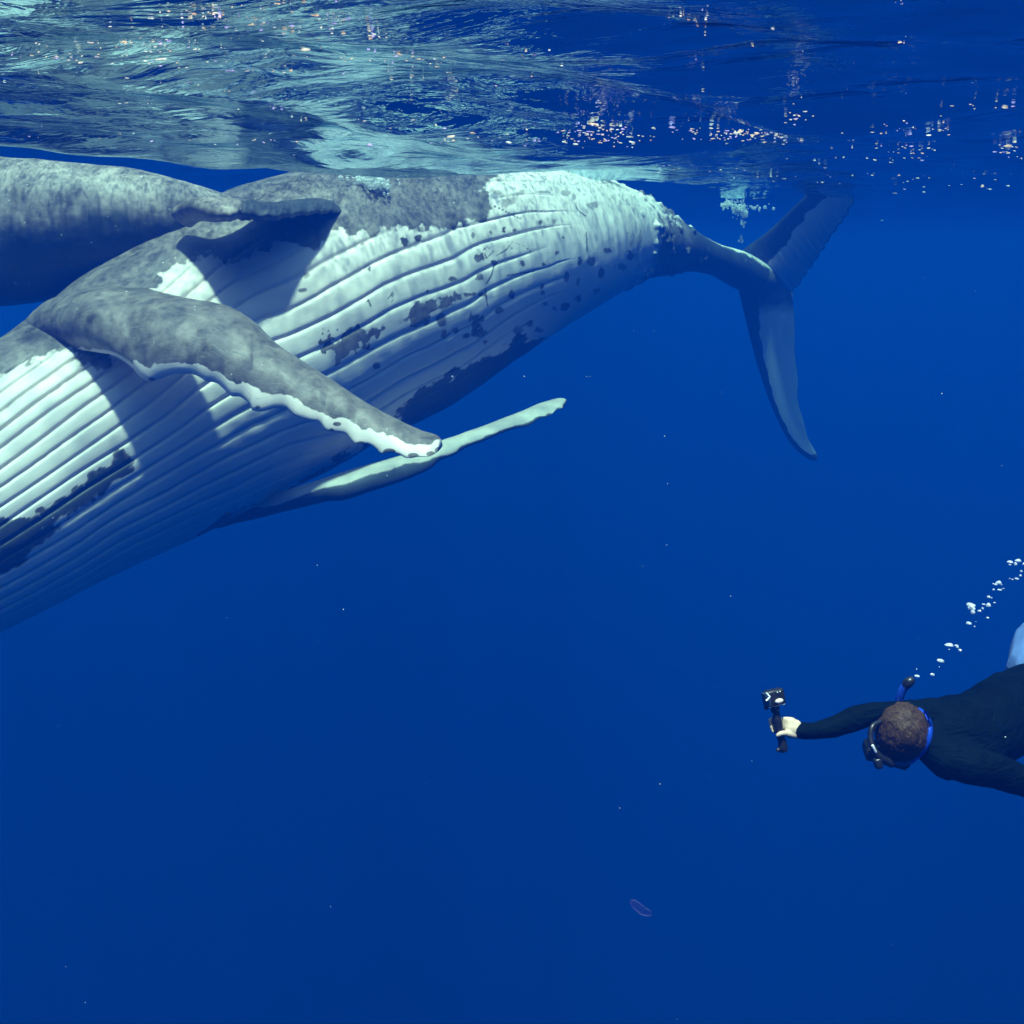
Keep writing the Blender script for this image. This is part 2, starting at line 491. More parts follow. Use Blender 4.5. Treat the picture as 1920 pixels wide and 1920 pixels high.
# tail end: grey above and dark underneath, the lit streak on top painted white
tl = sstep(12.6, 14.0, sur + nzw * 2.2)
ch = thr
pig = np.maximum(pig, .55 * tl * sstep(.25, -.15, ch + nzw * 1.2))
pig = np.maximum(pig, .46 * sstep(12.3, 14.2, sur + nzw * 4 + nzf * 2) * sstep(.0, .05, nzw * .7 + nzf * .8 + .02) )
pig = np.maximum(pig, .92 * sstep(13.8, 15.0, sur) * sstep(.85, .55, ch + nzf * .4))
pig = np.maximum(pig, .5 * sstep(13.8, 15.0, sur) * sstep(1.35, 1.45, ch) )
kk = sstep(14.3, 15.0, sur) * sstep(.50, .75, ch + nzw * .7 + nzf * .5)
pig = pig * (1 - kk) + .14 * kk
pig = np.where(sur > 18.0, np.minimum(pig, .62), pig)
# the back of the animal is dark all over
pig = np.maximum(pig, .9 * sstep(1.62, 1.85, np.abs(thr)))
# light nicks in the grey
mot = .06 + .25 * (pig > .4)
uvw = np.stack([sur * .75, thr * 1.3, 0 * thr], -1)
verts = [P3]; faces = [grid_faces(NS, len(th))]; pigs = [pig]; mots = [mot]; uvs = [uvw]; base = len(P3)

def push(Vg, pg, mt):
    global base
    n, m = Vg.shape[:2]
    verts.append(Vg.reshape(-1, 3)); faces.append(grid_faces(n, m, True, base))
    pigs.append(pg.ravel()); mots.append(np.full(n * m, mt) if np.isscalar(mt) else mt.ravel())
    tt, cc_ = np.meshgrid(np.linspace(0, 4, n), np.linspace(0, 2, m), indexing='ij')
    uvs.append(np.stack([tt, cc_, 0 * tt], -1).reshape(-1, 3))
    base += n * m

# ---- near flipper swung across the belly
FA = [(30, 668, 10.2), (105, 572, 9.95), (165, 545, 9.5), (225, 537, 9.3), (275, 541, 9.15), (335, 556, 9.0), (400, 567, 8.9), (438, 578, 8.85), (475, 602, 8.8), (515, 640, 8.75), (560, 673, 8.7),
      (620, 710, 8.6), (690, 757, 8.5), (740, 785, 8.45), (790, 808, 8.4), (815, 820, 8.38), (829, 838, 8.36)]
FB = [(62, 712, 10.2), (100, 668, 9.6), (140, 655, 9.3), (175, 658, 9.2), (215, 666, 9.1), (243, 684, 9.05), (262, 704, 9.0), (280, 714, 8.98), (300, 706, 8.96), (330, 698, 8.92), (362, 700, 8.9), (385, 712, 8.88), (405, 716, 8.86),
      (424, 732, 8.84), (434, 741, 8.83), (452, 743, 8.82), (468, 757, 8.8), (474, 768, 8.79), (492, 770, 8.78), (515, 764, 8.76), (535, 763, 8.74), (555, 778, 8.7), (580, 787, 8.68), (598, 790, 8.66), (612, 806, 8.64), (628, 809, 8.62),
      (648, 812, 8.6), (662, 828, 8.58), (672, 833, 8.56), (690, 831, 8.54), (706, 840, 8.52), (716, 849, 8.5), (732, 846, 8.49), (748, 850, 8.48), (764, 857, 8.46), (785, 855, 8.43), (805, 855, 8.4), (820, 848, 8.38), (829, 838, 8.36)]
FB = [(x, y, d - .50 * min(1, max(0, (x - 60) / 150))) for x, y, d in FB[:-1]] + [FB[-1]]
Vf, tf, cc, sd = add_fin(FA, FB, 420, 90, (np.array([0, .12, .5, .9, 1.]), np.array([.21, .16, .10, .05, .01])), camber=.10)
nfl = (fbm(Vf * 5, 61, 3) - .5)
Vf = Vf + (np.array([0, -.3, .9]) * .02 * nfl[..., None])
q2 = PX(Vf.reshape(-1, 3))
eB = dline(q2, arc_spline(FB, np.linspace(0, 1, 160))[:, :2])
vfl = Vf.reshape(-1, 3)
nz = fbm(vfl * 3.2, 62, 4, .6) - .5; nz2 = fbm(vfl * 14, 63, 4, .6) - .5
wB = .95 * np.interp(q2[:, 0], [100, 170, 230, 262, 290, 340, 390, 430, 480, 520, 600, 680, 740, 800, 830], [1, 2, 10, 20, 28, 14, 16, 20, 38, 26, 19, 25, 29, 24, 18])
pf = .54 * sstep(-1.5, 1.5, eB - wB + nz * 20 + nz2 * 12)
for x, y, a, b in [(676, 833, 9, 6), (730, 847, 12, 6), (775, 854, 10, 5), (808, 851, 9, 5), (822, 845, 7, 7), (622, 806, 4, 3), (483, 764, 5, 3), (632, 795, 8, 4), (284, 711, 7, 3)]:
    qq = np.sqrt(((q2[:, 0] - x) / a) ** 2 + ((q2[:, 1] - y) / b) ** 2)
    pf = np.maximum(pf, .55 * sstep(1.2, .8, qq))
pf = np.where(np.tile(sd, 420) < 0, np.where(eB < wB * 2.2, 0, pf * .2), pf)
pf = np.where(q2[:, 0] < 250, np.maximum(pf, .54 * sstep(2, 8, eB)), pf)
push(Vf, pf, .22)

# ---- far flipper, seen below the belly
GA = [(420, 905, 10.9), (500, 925, 10.75), (570, 908, 10.7), (640, 886, 10.65), (700, 868, 10.6), (760, 851, 10.6), (830, 826, 10.6), (900, 803, 10.6), (960, 779, 10.6), (1010, 757, 10.6), (1045, 747, 10.6), (1060, 748, 10.6), (1062, 756, 10.6)]
GB = [(392, 992, 11.0), (412, 990, 10.95), (440, 982, 10.9), (500, 968, 10.85), (560, 950, 10.8), (610, 937, 10.75), (645, 934, 10.72), (700, 917, 10.7), (745, 903, 10.68), (800, 880, 10.66), (825, 860, 10.66), (850, 851, 10.65), (872, 837, 10.64),
      (905, 825, 10.64), (935, 812, 10.62), (965, 802, 10.62), (990, 798, 10.62), (1010, 785, 10.6), (1032, 778, 10.6), (1044, 768, 10.6), (1056, 765, 10.6), (1062, 756, 10.6)]
GA = [(x, y, d + 2.0 * max(0, (x - 560) / 500) ** 1.1) for x, y, d in GA]; GB = [(x, y, d + 2.0 * max(0, (x - 560) / 500) ** 1.1 - .42 * min(1, max(0, (x - 480) / 200)) * (x < 1060)) for x, y, d in GB]
Vg, tg, cg, sg_ = add_fin(GA, GB, 260, 50, (np.array([0, .15, .5, .9, 1.]), np.array([.12, .12, .08, .04, .008])), camber=.05)
q3 = PX(Vg.reshape(-1, 3)); vg = Vg.reshape(-1, 3)
nz = fbm(vg * 4, 72, 4, .6) - .5
eG = dline(q3, arc_spline(GB, np.linspace(0, 1, 120))[:, :2])
wG = np.interp(q3[:, 0], [400, 450, 520, 640, 760, 830, 850, 1062], [60, 26, 16, 26, 26, 6, 2, 2])
pgm = .95 * sstep(2, -2, eG - wG + nz * 14)
pgm = np.maximum(pgm, .24)
pgm = np.maximum(pgm, .9 * sstep(445, 410, q3[:, 0] + nz * 40))
pgm = np.maximum(pgm, .8 * sstep(1.2, .8, np.sqrt(((q3[:, 0] - 640) / 12) ** 2 + ((q3[:, 1] - 921) / 7) ** 2)))
for x, y in [(1030, 779), (1048, 768), (988, 797)]:
    pgm = np.maximum(pgm, .8 * sstep(1.2, .8, np.hypot((q3[:, 0] - x) / 6, (q3[:, 1] - y) / 4)))
push(Vg, pgm, .12)

# ---- tail flukes
LA = [(1372, 505, 17.2), (1385, 545, 17.15), (1396, 590, 17.1), (1408, 640, 17.05), (1425, 700, 17.0), (1446, 760, 16.95), (1470, 812, 16.9), (1492, 842, 16.9), (1512, 858, 16.9), (1526, 864, 16.9), (1534, 861, 16.9)]
LA = [(x, y, 17.25 + (y - 505) / 360 * 1.15) for x, y, d in LA]
LB = [(1462, 505, 17.5), (1482, 542, 17.5), (1488, 570, 17.45), (1488, 610, 17.4), (1491, 660, 17.35), (1494, 710, 17.3), (1497, 750, 17.2), (1505, 790, 17.1), (1516, 822, 17.0), (1528, 848, 16.95), (1534, 861, 16.9)]
LB = [(x, y, 17.35 + (y - 505) / 360 * 1.05) for x, y, d in LB]
LB = [(x + (1.6 if k % 2 else -1.2), y, d) for k, (x, y, d) in enumerate(LB)]
Vl, tl_, cl, sl = add_fin(LB, LA, 220, 46, (np.array([0, .15, .6, 1.]), np.array([.15, .08, .035, .006])), camber=.05, blunt=.08)
q4 = PX(Vl.reshape(-1, 3)); vl = Vl.reshape(-1, 3); nz = fbm(vl * 4, 82, 4, .6) - .5
eL = dline(q4, arc_spline(LA, np.linspace(0, 1, 90))[:, :2])
wL = np.interp(q4[:, 1], [500, 560, 640, 760, 850], [24, 32, 17, 9, 8])
pl = 1.0 * sstep(1.5, -1.5, eL - wL + nz * 9)
pl = np.maximum(pl, .9 * sstep(1.2, .5, np.hypot((q4[:, 0] - 1530) / 16, (q4[:, 1] - 862) / 12)))
pl = np.maximum(pl, .62 * sstep(615, 535, q4[:, 1] + nz * 30))
push(Vl, pl, .1)
UA = [(1380, 480, 17.1), (1400, 463, 17.2), (1424, 446, 17.35), (1450, 425, 17.5), (1472, 404, 17.7), (1490, 386, 17.85), (1508, 370, 18.0), (1530, 352, 18.2), (1560, 336, 18.5), (1600, 330, 18.8), (1615, 345, 19.0)]
UA = [(x, y, 17.2 - (480 - y) / 150 * 1.1) for x, y, d in UA]
UB = [(1440, 540, 17.4), (1482, 546, 17.5), (1500, 530, 17.7), (1512, 512, 17.85), (1528, 490, 18.0), (1545, 464, 18.2), (1556, 446, 18.3), (1572, 425, 18.5), (1588, 402, 18.7), (1602, 375, 18.9), (1615, 345, 19.0)]
UB = [(x, y, 17.45 - (546 - y) / 200 * 1.4) for x, y, d in UB[:-1]] + [UA[-1]]
_b = arc_spline(UB, np.linspace(0, 1, 40)); UB = [(x + 2.6 * math.sin(k * 2.3), y + 1.5 * math.cos(k * 3.1), d) for k, (x, y, d) in enumerate(_b[:-1])] + [UA[-1]]
Vu, tu_, cu, suu = add_fin(UB, UA, 220, 46, (np.array([0, .15, .6, 1.]), np.array([.15, .08, .035, .006])), camber=.04, blunt=.08)
q5 = PX(Vu.reshape(-1, 3)); vu = Vu.reshape(-1, 3); nz = fbm(vu * 4, 92, 4, .6) - .5
eU = dline(q5, arc_spline(UA, np.linspace(0, 1, 90))[:, :2])
eV = dline(q5, arc_spline(UB, np.linspace(0, 1, 90))[:, :2])
pu = 1.0 * sstep(2, -2, eU - np.interp(q5[:, 0], [1380, 1430, 1500, 1600], [52, 46, 30, 14]) + nz * 26)
pu = np.maximum(pu, .8 * sstep(3, 1, eV + nz * 4))
push(Vu, pu, .1)

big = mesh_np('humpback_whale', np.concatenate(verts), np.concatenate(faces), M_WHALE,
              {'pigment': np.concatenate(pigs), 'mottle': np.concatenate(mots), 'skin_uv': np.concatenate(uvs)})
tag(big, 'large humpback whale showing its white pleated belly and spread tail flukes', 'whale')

# ---- the second whale at the upper left, dark, dappled with light, one flipper held out
p2 = [(-760, 395, -760, 410, 8.6), (-640, 350, -640, 470, 8.7), (-450, 322, -450, 560, 8.9), (-230, 308, -230, 585, 9.0), (0, 303, 0, 572, 9.2), (130, 306, 118, 553, 9.4), (250, 321, 232, 527, 9.6),
      (345, 343, 330, 494, 9.8), (415, 364, 405, 452, 10.0), (452, 378, 446, 425, 10.15), (472, 390, 468, 408, 10.25)]
p2 = [(*r_[:4], r_[4] + .65 + .55 * float(np.interp(r_[0], [0, 350], [1, 0]))) for r_ in p2]
th2 = np.linspace(-math.pi, math.pi, 300, endpoint=False)
V2, s2, c2, R2, h2, w2_ = tube(p2, 420, th2, .95)
o2 = V2 - c2[:, None]; o2 /= np.linalg.norm(o2, axis=2)[..., None] + 1e-9
V2 = V2 + o2 * (((fbm(V2 * 1.1, 101, 3) - .5) * .08 + (fbm(V2 * 5, 102, 3) - .5) * .02) * np.clip(R2 / .6, 0, 1)[:, None])[..., None]
T2 = np.ones((420, 1)) * th2[None]
v2 = V2.reshape(-1, 3)
nz = fbm(v2 * 2, 103, 4, .6) - .5
pg2 = .50 + .48 * sstep(.15, -.45, T2.ravel() + nz)  # shade on the lower half painted into the pigment
verts = [v2]; faces = [grid_faces(420, 300)]; pigs = [pg2]; mots = [np.full(len(v2), .2)]
tt, cc_ = np.meshgrid(np.linspace(0, 9, 420), th2 * 1.0, indexing='ij')
uvs = [np.stack([tt, cc_, 0 * tt], -1).reshape(-1, 3)]; base = len(v2)
HA = [(340, 392, 9.35), (362, 384, 9.3), (385, 376, 9.25), (420, 376, 9.3), (438, 378, 9.35), (452, 384, 9.4), (480, 380, 9.5), (510, 382, 9.6), (545, 376, 9.75), (590, 371, 9.9), (630, 372, 10.05), (650, 380, 10.1), (668, 388, 10.2), (692, 390, 10.3)]
HA = [(x, y, d + .55 + .45 * max(0, (x - 400) / 292)) for x, y, d in HA]
HB = [(340, 420, 9.4), (362, 402, 9.25), (400, 404, 9.2), (436, 404, 9.25), (452, 402, 9.3), (480, 408, 9.4), (520, 408, 9.5), (560, 404, 9.65), (600, 401, 9.8), (630, 402, 9.95), (655, 398, 10.05), (675, 397, 10.2), (692, 391, 10.3)]
HB = [(x, y, d + .55 + .45 * max(0, (x - 400) / 292) - .72 * float(np.interp(x, [340, 420, 520, 600, 650, 692], [.25, .95, 1.0, .75, .35, 0]))) for x, y, d in HB]
_h = arc_spline(HB, np.linspace(0, 1, 60)); HB = [(x, y - 3.5 * sstep(400, 470, x) + (1.8 * math.sin(k * 1.3) + 1.2 * math.sin(k * 2.9)) * sstep(400, 450, x), d) for k, (x, y, d) in enumerate(_h)]
Vh, _, _, _ = add_fin(HA, HB, 220, 40, (np.array([0, .15, .6, 1.]), np.array([.12, .10, .06, .01])))
qh = PX(Vh.reshape(-1, 3))
push(Vh, .55 + .4 * sstep(430, 470, qh[:, 0]), .2)  # lit root and shaded outer part painted into the pigment
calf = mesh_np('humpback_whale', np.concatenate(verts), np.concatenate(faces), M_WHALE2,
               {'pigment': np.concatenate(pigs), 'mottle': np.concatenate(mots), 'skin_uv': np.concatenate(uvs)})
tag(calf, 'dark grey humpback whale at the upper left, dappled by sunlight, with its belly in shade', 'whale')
# ------------------------------------------------------------------ things built of blended solids
def remeshed(name, chains, voxel, mat, parent=None, smooth=8, extra=None):
    """chains: lists of nodes (px, py, d, r_px [, squash]); one closed skin is grown over all of them"""
    bm = bmesh.new()
    for ch in chains:
        pts = [(W(n[0], n[1], n[2]), n[3] / F * n[2]) for n in ch]
        seq = []
        if len(pts) == 1:
            seq = pts
        for (a, ra), (b, rb) in zip(pts[:-1], pts[1:]):
            L = np.linalg.norm(b - a)
            k = max(2, int(L / (.28 * max(min(ra, rb), 1e-4))) + 1)
            for q in np.linspace(0, 1, k):
                f = q * q * (3 - 2 * q)
                seq.append((a + (b - a) * q, ra + (rb - ra) * f))
        for c, r in seq:
            bmesh.ops.create_icosphere(bm, subdivisions=2, radius=r, matrix=Matrix.Translation(Vector(c)))
    for e in (extra or []):
        bmesh.ops.create_icosphere(bm, subdivisions=3, radius=1, matrix=e)
    me = bpy.data.meshes.new(name)
    bm.to_mesh(me); bm.free()
    o = bpy.data.objects.new(name, me); C.objects.link(o)
    md = o.modifiers.new('skin', 'REMESH'); md.mode = 'VOXEL'; md.voxel_size = voxel
    ms = o.modifiers.new('even', 'SMOOTH'); ms.iterations = smooth; ms.factor = .5
    dg = bpy.context.evaluated_depsgraph_get()
    m2 = bpy.data.meshes.new_from_object(o.evaluated_get(dg))
    o.modifiers.clear(); o.data = m2; m2.name = name
    bpy.data.meshes.remove(me)
    m2.materials.clear(); m2.materials.append(mat)
    m2.polygons.foreach_set('use_smooth', np.ones(len(m2.polygons), bool))
    if parent: o.parent = parent
    return o

def frame(c, x, y, z):
    return Matrix(((x[0], y[0], z[0], c[0]), (x[1], y[1], z[1], c[1]), (x[2], y[2], z[2], c[2]), (0, 0, 0, 1)))

def rounded_box(bm, m, size, bev):
    g = bmesh.ops.create_cube(bm, size=1)
    vs = g['verts']
    bmesh.ops.scale(bm, vec=size, verts=vs)
    es = list({e for v in vs for e in v.link_edges})
    r = bmesh.ops.bevel(bm, geom=es, offset=bev, segments=3, affect='EDGES', profile=.5)
    allv = {v for v in vs if v.is_valid} | set(r['verts'])
    allv |= {v for f in r['faces'] for v in f.verts}
    bmesh.ops.transform(bm, matrix=m, verts=list(allv))

def cyl(bm, a, b, r1, r2=None, seg=20):
    a, b = Vector(a), Vector(b)
    d = b - a
    q = d.to_track_quat('Z', 'Y').to_matrix().to_4x4()
    bmesh.ops.create_cone(bm, cap_ends=True, segments=seg, radius1=r1, radius2=r1 if r2 is None else r2,
                          depth=d.length, matrix=Matrix.Translation((a + b) / 2) @ q)

def finish(name, bm, mat, parent=None, smooth=True):
    me = bpy.data.meshes.new(name); bm.to_mesh(me); bm.free()
    me.materials.append(mat)
    if smooth:
        me.polygons.foreach_set('use_smooth', np.ones(len(me.polygons), bool))
        me.set_sharp_from_angle(angle=math.radians(40))
    o = bpy.data.objects.new(name, me); C.objects.link(o)
    if parent: o.parent = parent
    return o

def tube_mesh(name, knots, mat, parent=None, n=90, seg=18, cap=True):
    """a bent hose through knots (px, py, d, r in metres)"""
    K = np.array(knots, float)
    k = spline(K, np.linspace(0, 1, n))
    P = W(k[:, 0], k[:, 1], k[:, 2])
    tg = np.gradient(P, axis=0); tg /= np.linalg.norm(tg, axis=1)[:, None]
    nrm = np.cross(tg, FWD[None]); nrm /= np.linalg.norm(nrm, axis=1)[:, None]
    bi = np.cross(tg, nrm)
    a = np.linspace(0, 2 * math.pi, seg, endpoint=False)
    V = P[:, None] + (nrm[:, None] * np.cos(a)[None, :, None] + bi[:, None] * np.sin(a)[None, :, None]) * k[:, 3][:, None, None]
    if cap:
        V = np.concatenate([P[:1, None] + 0 * V[:1], V, P[-1:, None] + 0 * V[:1]])
    return mesh_np(name, V.reshape(-1, 3), grid_faces(len(V), seg), mat, parent=parent)

# ------------------------------------------------------------------ the diver
M_SKIN = simple_mat('pale_skin', (.55, .44, .33), .5, .3, .12, 60, .0005)  # one even skin tone over the whole body
t = NT('dark_wetsuit')
co = t.n('TexCoord').outputs['Object']
wr = t.noise(t.stretch(co, 9, 9, 26, .4), 1.0, 4, .6, 1.2)
fi = t.noise(co, 160, 2)
b = t.n('Bump', {'Strength': .9, 'Distance': .020, 'Height': t.math('ADD', wr, t.math('MULTIPLY', fi, .04))})
p = t.n('BsdfPrincipled', {'Base Color': t.mix(wr, (.0002, .001, .002), (.0010, .007, .009)), 'Roughness': .75, 'Specular IOR Level': .03, 'Normal': b.outputs[0]})
t.set(t.out.inputs[0], p.outputs[0]); M_SUIT = t.m
M_SHORTS = simple_mat('pale_blue_cloth', (.09, .18, .42), .8, .2, .12, 25, .004)
M_HAIR = simple_mat('brown_hair', (.048, .026, .013), .6, .2, .4, 45, .002)
M_BLUE = simple_mat('clear_blue_silicone', (.008, .05, .42), .18, .6, .15, 30)
M_BLACK = simple_mat('black_rubber', (.010, .011, .014), .35, .5, .3, 80)
M_GLASS = simple_mat('dark_mask_glass', (.02, .04, .07), .05, .9, .1, 10)
M_PLASTIC_GLINT = simple_mat('white_plastic_and_glint', (.85, .9, .88), .15, .8, .05, 20)  # white plastic parts; also colours the painted mask glint
M_SKIRT = simple_mat('grey_blue_mask_skirt', (.06, .13, .25), .4, .4, .2, 30)
M_PALE = simple_mat('pale_rubber', (.65, .58, .5), .5, .3, .1, 50)

torso = [[(1722, 1384, 3.52, 26), (1752, 1380, 3.56, 44), (1785, 1378, 3.62, 68), (1830, 1374, 3.72, 74), (1875, 1350, 3.86, 74), (1925, 1330, 4.02, 76)],
         [(1668, 1340, 3.54, 20), (1712, 1348, 3.56, 34), (1760, 1356, 3.62, 46), (1815, 1366, 3.72, 64)],
         [(1745, 1398, 3.5, 32), (1778, 1424, 3.46, 36), (1826, 1400, 3.66, 58)],
         [(1855, 1335, 3.86, 52), (1890, 1308, 3.98, 48), (1945, 1300, 4.1, 58)]]
armL = [(1690, 1338, 3.55, 22), (1640, 1337, 3.52, 18.5), (1604, 1346, 3.49, 20.5), (1562, 1363, 3.47, 17.5), (1530, 1371, 3.455, 14), (1500, 1370, 3.45, 14)]
armR = [(1770, 1416, 3.48, 34), (1815, 1436, 3.44, 33), (1866, 1445, 3.46, 31), (1925, 1466, 3.5, 27), (1985, 1496, 3.56, 22), (2045, 1520, 3.62, 17)]
handR = [[(2045, 1520, 3.62, 15), (2066, 1530, 3.63, 17), (2085, 1538, 3.64, 15)]] + [[(2085, 1530 + 7 * k, 3.64, 5.5), (2104, 1535 + 8 * k, 3.64 + .01, 5), (2116 - 3 * abs(k - 1), 1541 + 8 * k, 3.63, 4)] for k in range(4)] + [[(2060, 1520, 3.6, 6), (2078, 1512, 3.59, 5), (2090, 1512, 3.59, 4)]]
legs = [[(1950, 1270, 4.15, 50), (2030, 1190, 4.45, 46), (2120, 1110, 4.8, 36), (2210, 1040, 5.15, 28), (2280, 980, 5.5, 16), (2310, 950, 5.6, 14), (2345, 940, 5.7, 11)],
        [(1985, 1320, 4.15, 50), (2080, 1280, 4.5, 46), (2180, 1240, 4.9, 36), (2280, 1200, 5.2, 28), (2370, 1170, 5.6, 16), (2400, 1160, 5.7, 14), (2430, 1160, 5.8, 11)]]
# left hand closed round the handle of the camera pole
def pole(y):            # centre of the pole at image row y
    return 1449.5 + (y - 1326) * .235
handL = [[(1503, 1370, 3.45, 11.5), (1492, 1367, 3.45, 12.5), (1481, 1365, 3.452, 13)], [(1494, 1357, 3.45, 8), (1480, 1355, 3.45, 8)], [(1494, 1377, 3.45, 8), (1480, 1377, 3.45, 8)]]
for k, y in enumerate((1348.5, 1355.5, 1363, 1370)):      # four fingers close behind the pole
    px_ = pole(y)
    handL.append([(1486, y + 1, 3.448, 5.0), (1476, y - .3, 3.452, 4.9), (px_ + 8, y, 3.462, 4.6), (px_ - 3, y + .6, 3.468, 4.3), (px_ - 11, y + 1.0, 3.460, 4.0), (px_ - 12.5 + abs(k - 1.3), y + 1.2, 3.448, 3.6)])
# the thumb crosses in front of it, low down
handL.append([(1492, 1379, 3.446, 7.0), (1481, 1377, 3.436, 6.4), (1470, 1374.5, 3.424, 5.6), (1462, 1376, 3.418, 5.0), (1458, 1379, 3.418, 4.2)])

HC = W(1684, 1371, 3.50)
fx = (RIGHT * -.22 + UP * -.90 + FWD * .38); fx /= np.linalg.norm(fx)
cr = (-FWD * .92 - UP * .36); cr = -FWD + UP * .1; cr = cr - fx * (cr @ fx); cr /= np.linalg.norm(cr)
lt = np.cross(fx, cr)
def hp(l, f, c):
    return HC + lt * l + fx * f + cr * c
def ell(l, f, c, rl, rf, rc):
    return frame(hp(l, f, c), lt * rl, fx * rf, cr * rc)
headparts = [ell(0, -.012, .02, .077, .094, .088), ell(0, .022, -.035, .062, .068, .075), ell(0, .03, -.085, .045, .055, .05), ell(0, .098, -.035, .012, .020, .018),
             ell(.078, -.005, -.03, .010, .020, .030), ell(-.078, -.005, -.03, .010, .020, .030), ell(0, .07, -.098, .022, .018, .02), ell(0, .082, -.070, .024, .010, .008),
             ell(.03, .082, -.005, .016, .012, .012), ell(-.03, .082, -.005, .016, .012, .012)]
neck = [[(1690, 1378, 3.56, 30), (1722, 1384, 3.54, 31), (1755, 1384, 3.57, 44)]]
person = remeshed('person', torso + [armL, armR] + handL + handR + legs + neck, .0045, M_SKIN, smooth=4, extra=headparts)
tag(person, 'person in a dark wetsuit swimming head down, holding out a camera on a short pole', 'person')
grow = lambda ch, g: [(n[0], n[1], n[2], n[3] + g) for n in ch]
suit_arms = [grow(armL, 3.0), grow(armR[:-1], 3.2)]
suit = remeshed('wetsuit', [grow(c_, 3.2) for c_ in torso] + suit_arms + [[(1735, 1385, 3.55, 36), (1762, 1384, 3.58, 50)]] + [grow(l[:1], 1) for l in legs], .006, M_SUIT, person, smooth=10)
nv = len(suit.data.vertices); cov = np.empty(nv * 3, np.float32); suit.data.vertices.foreach_get('co', cov); cov = cov.reshape(-1, 3).astype(float)
nov = np.empty(nv * 3, np.float32); suit.data.vertices.foreach_get('normal', nov); nov = nov.reshape(-1, 3)
fold = fbm(cov * np.array([9, 9, 22]) , 301, 3) - .5
suit.data.vertices.foreach_set('co', (cov + nov * (fold * .010)[:, None]).astype(np.float32).ravel())
shorts = remeshed('shorts', [grow(l[:2], 7) + [(*l[2][:3], l[2][3] + 12)] for l in legs] + [[(1948, 1262, 4.16, 54), (1960, 1300, 4.16, 50)], [(1946, 1258, 4.2, 56), (1958, 1215, 4.45, 58), (1990, 1180, 4.55, 56)]], .009, M_SHORTS, person, smooth=6)
for l in legs:                                   # long blue swim fins, ribbed along both edges
    a, b_ = np.array(W(*l[-2][:3])), np.array(W(*l[-1][:3]))
    ax = b_ - a; ax /= np.linalg.norm(ax); sx_ = np.cross(ax, UP); sx_ /= np.linalg.norm(sx_); nz_ = np.cross(sx_, ax)
    st = []
    for q in np.linspace(0, 1, 26):
        p0 = a + ax * (-.02 + .62 * q) + nz_ * (-.10 * q * q)
        hw = .048 + .062 * sstep(.15, .8, q) - .02 * q ** 8
        tk = .042 * (1 - sstep(.05, .30, q)) + .006
        for r2 in np.linspace(0, 2 * math.pi, 28, endpoint=False):
            rib = .010 * math.exp(-((abs(math.cos(r2)) - .93) / .05) ** 2) * sstep(.2, .35, q)
            st.append(p0 + sx_ * hw * math.cos(r2) + nz_ * (tk + rib) * math.sin(r2))
    V_ = np.array(st).reshape(26, 28, 3)
    V_ = np.concatenate([V_[:1].mean(1, keepdims=True) + 0 * V_[:1], V_, V_[-1:].mean(1, keepdims=True) + 0 * V_[:1]])
    mesh_np('swim_fin', V_.reshape(-1, 3), grid_faces(28, 28), M_BLUE, parent=person)
# hair: a tousled cap plus short strands
n1_, n2_ = 90, 130
ph = np.linspace(0.001, math.radians(112), n1_)[:, None] * np.ones((1, n2_))
ps = np.linspace(0, 2 * math.pi, n2_, endpoint=False)[None] * np.ones((n1_, 1))
dl, df, dc = np.sin(ph) * np.cos(ps), np.sin(ph) * np.sin(ps), np.cos(ph)
# the hairline rises over the face
keep = 1 - .42 * sstep(.2, 1, np.sin(ps)) * sstep(math.radians(50), math.radians(110), ph)
hp_ = (HC + (dl * .081)[..., None] * lt + ((df * .101) * keep - .012)[..., None] * fx + (dc * .096 + .020)[..., None] * cr)
nr = hp_ - hp(0, -.012, .02); nr /= np.linalg.norm(nr, axis=2)[..., None]
hp_ = hp_ + nr * ((fbm(hp_ * 38, 201, 4, .6) - .42) * .013 + (fbm(hp_ * np.array([120, 60, 60]), 202, 2) - .5) * .006)[..., None]
hair = mesh_np('hair', hp_.reshape(-1, 3), grid_faces(n1_, n2_), M_HAIR, parent=person)
sv, sf = [], []
r_ = np.random.default_rng(5)
for k in range(1300):
    i, j = int(r_.uniform(0, n1_ * .93)), int(r_.integers(n2_))
    p0 = hp_[i, j]; n0 = nr[i, j]
    flow = fbm(np.array([p0 * 14]), 77, 2)[0] * 9 + 1
    side = np.cross(n0, [math.cos(flow), math.sin(flow), .3]); side /= np.linalg.norm(side) + 1e-9
    ln = r_.uniform(.006, .015)
    ln *= 1.3
    p1 = p0 + side * ln * .6 + n0 * ln * .16
    p2_ = p0 + side * ln * 1.15 + n0 * ln * .12
    wv2 = np.cross(n0, side) * .0011
    b0 = len(sv)
    sv += [p0 - wv2, p0 + wv2, p1 + wv2 * .8, p1 - wv2 * .8, p2_ + wv2 * .2, p2_ - wv2 * .2]
    sf += [[b0, b0 + 1, b0 + 2, b0 + 3], [b0 + 3, b0 + 2, b0 + 4, b0 + 5]]
tag(mesh_np('hair_strands', np.array(sv), np.array(sf), M_HAIR, parent=hair, smooth=False), kind='stuff')

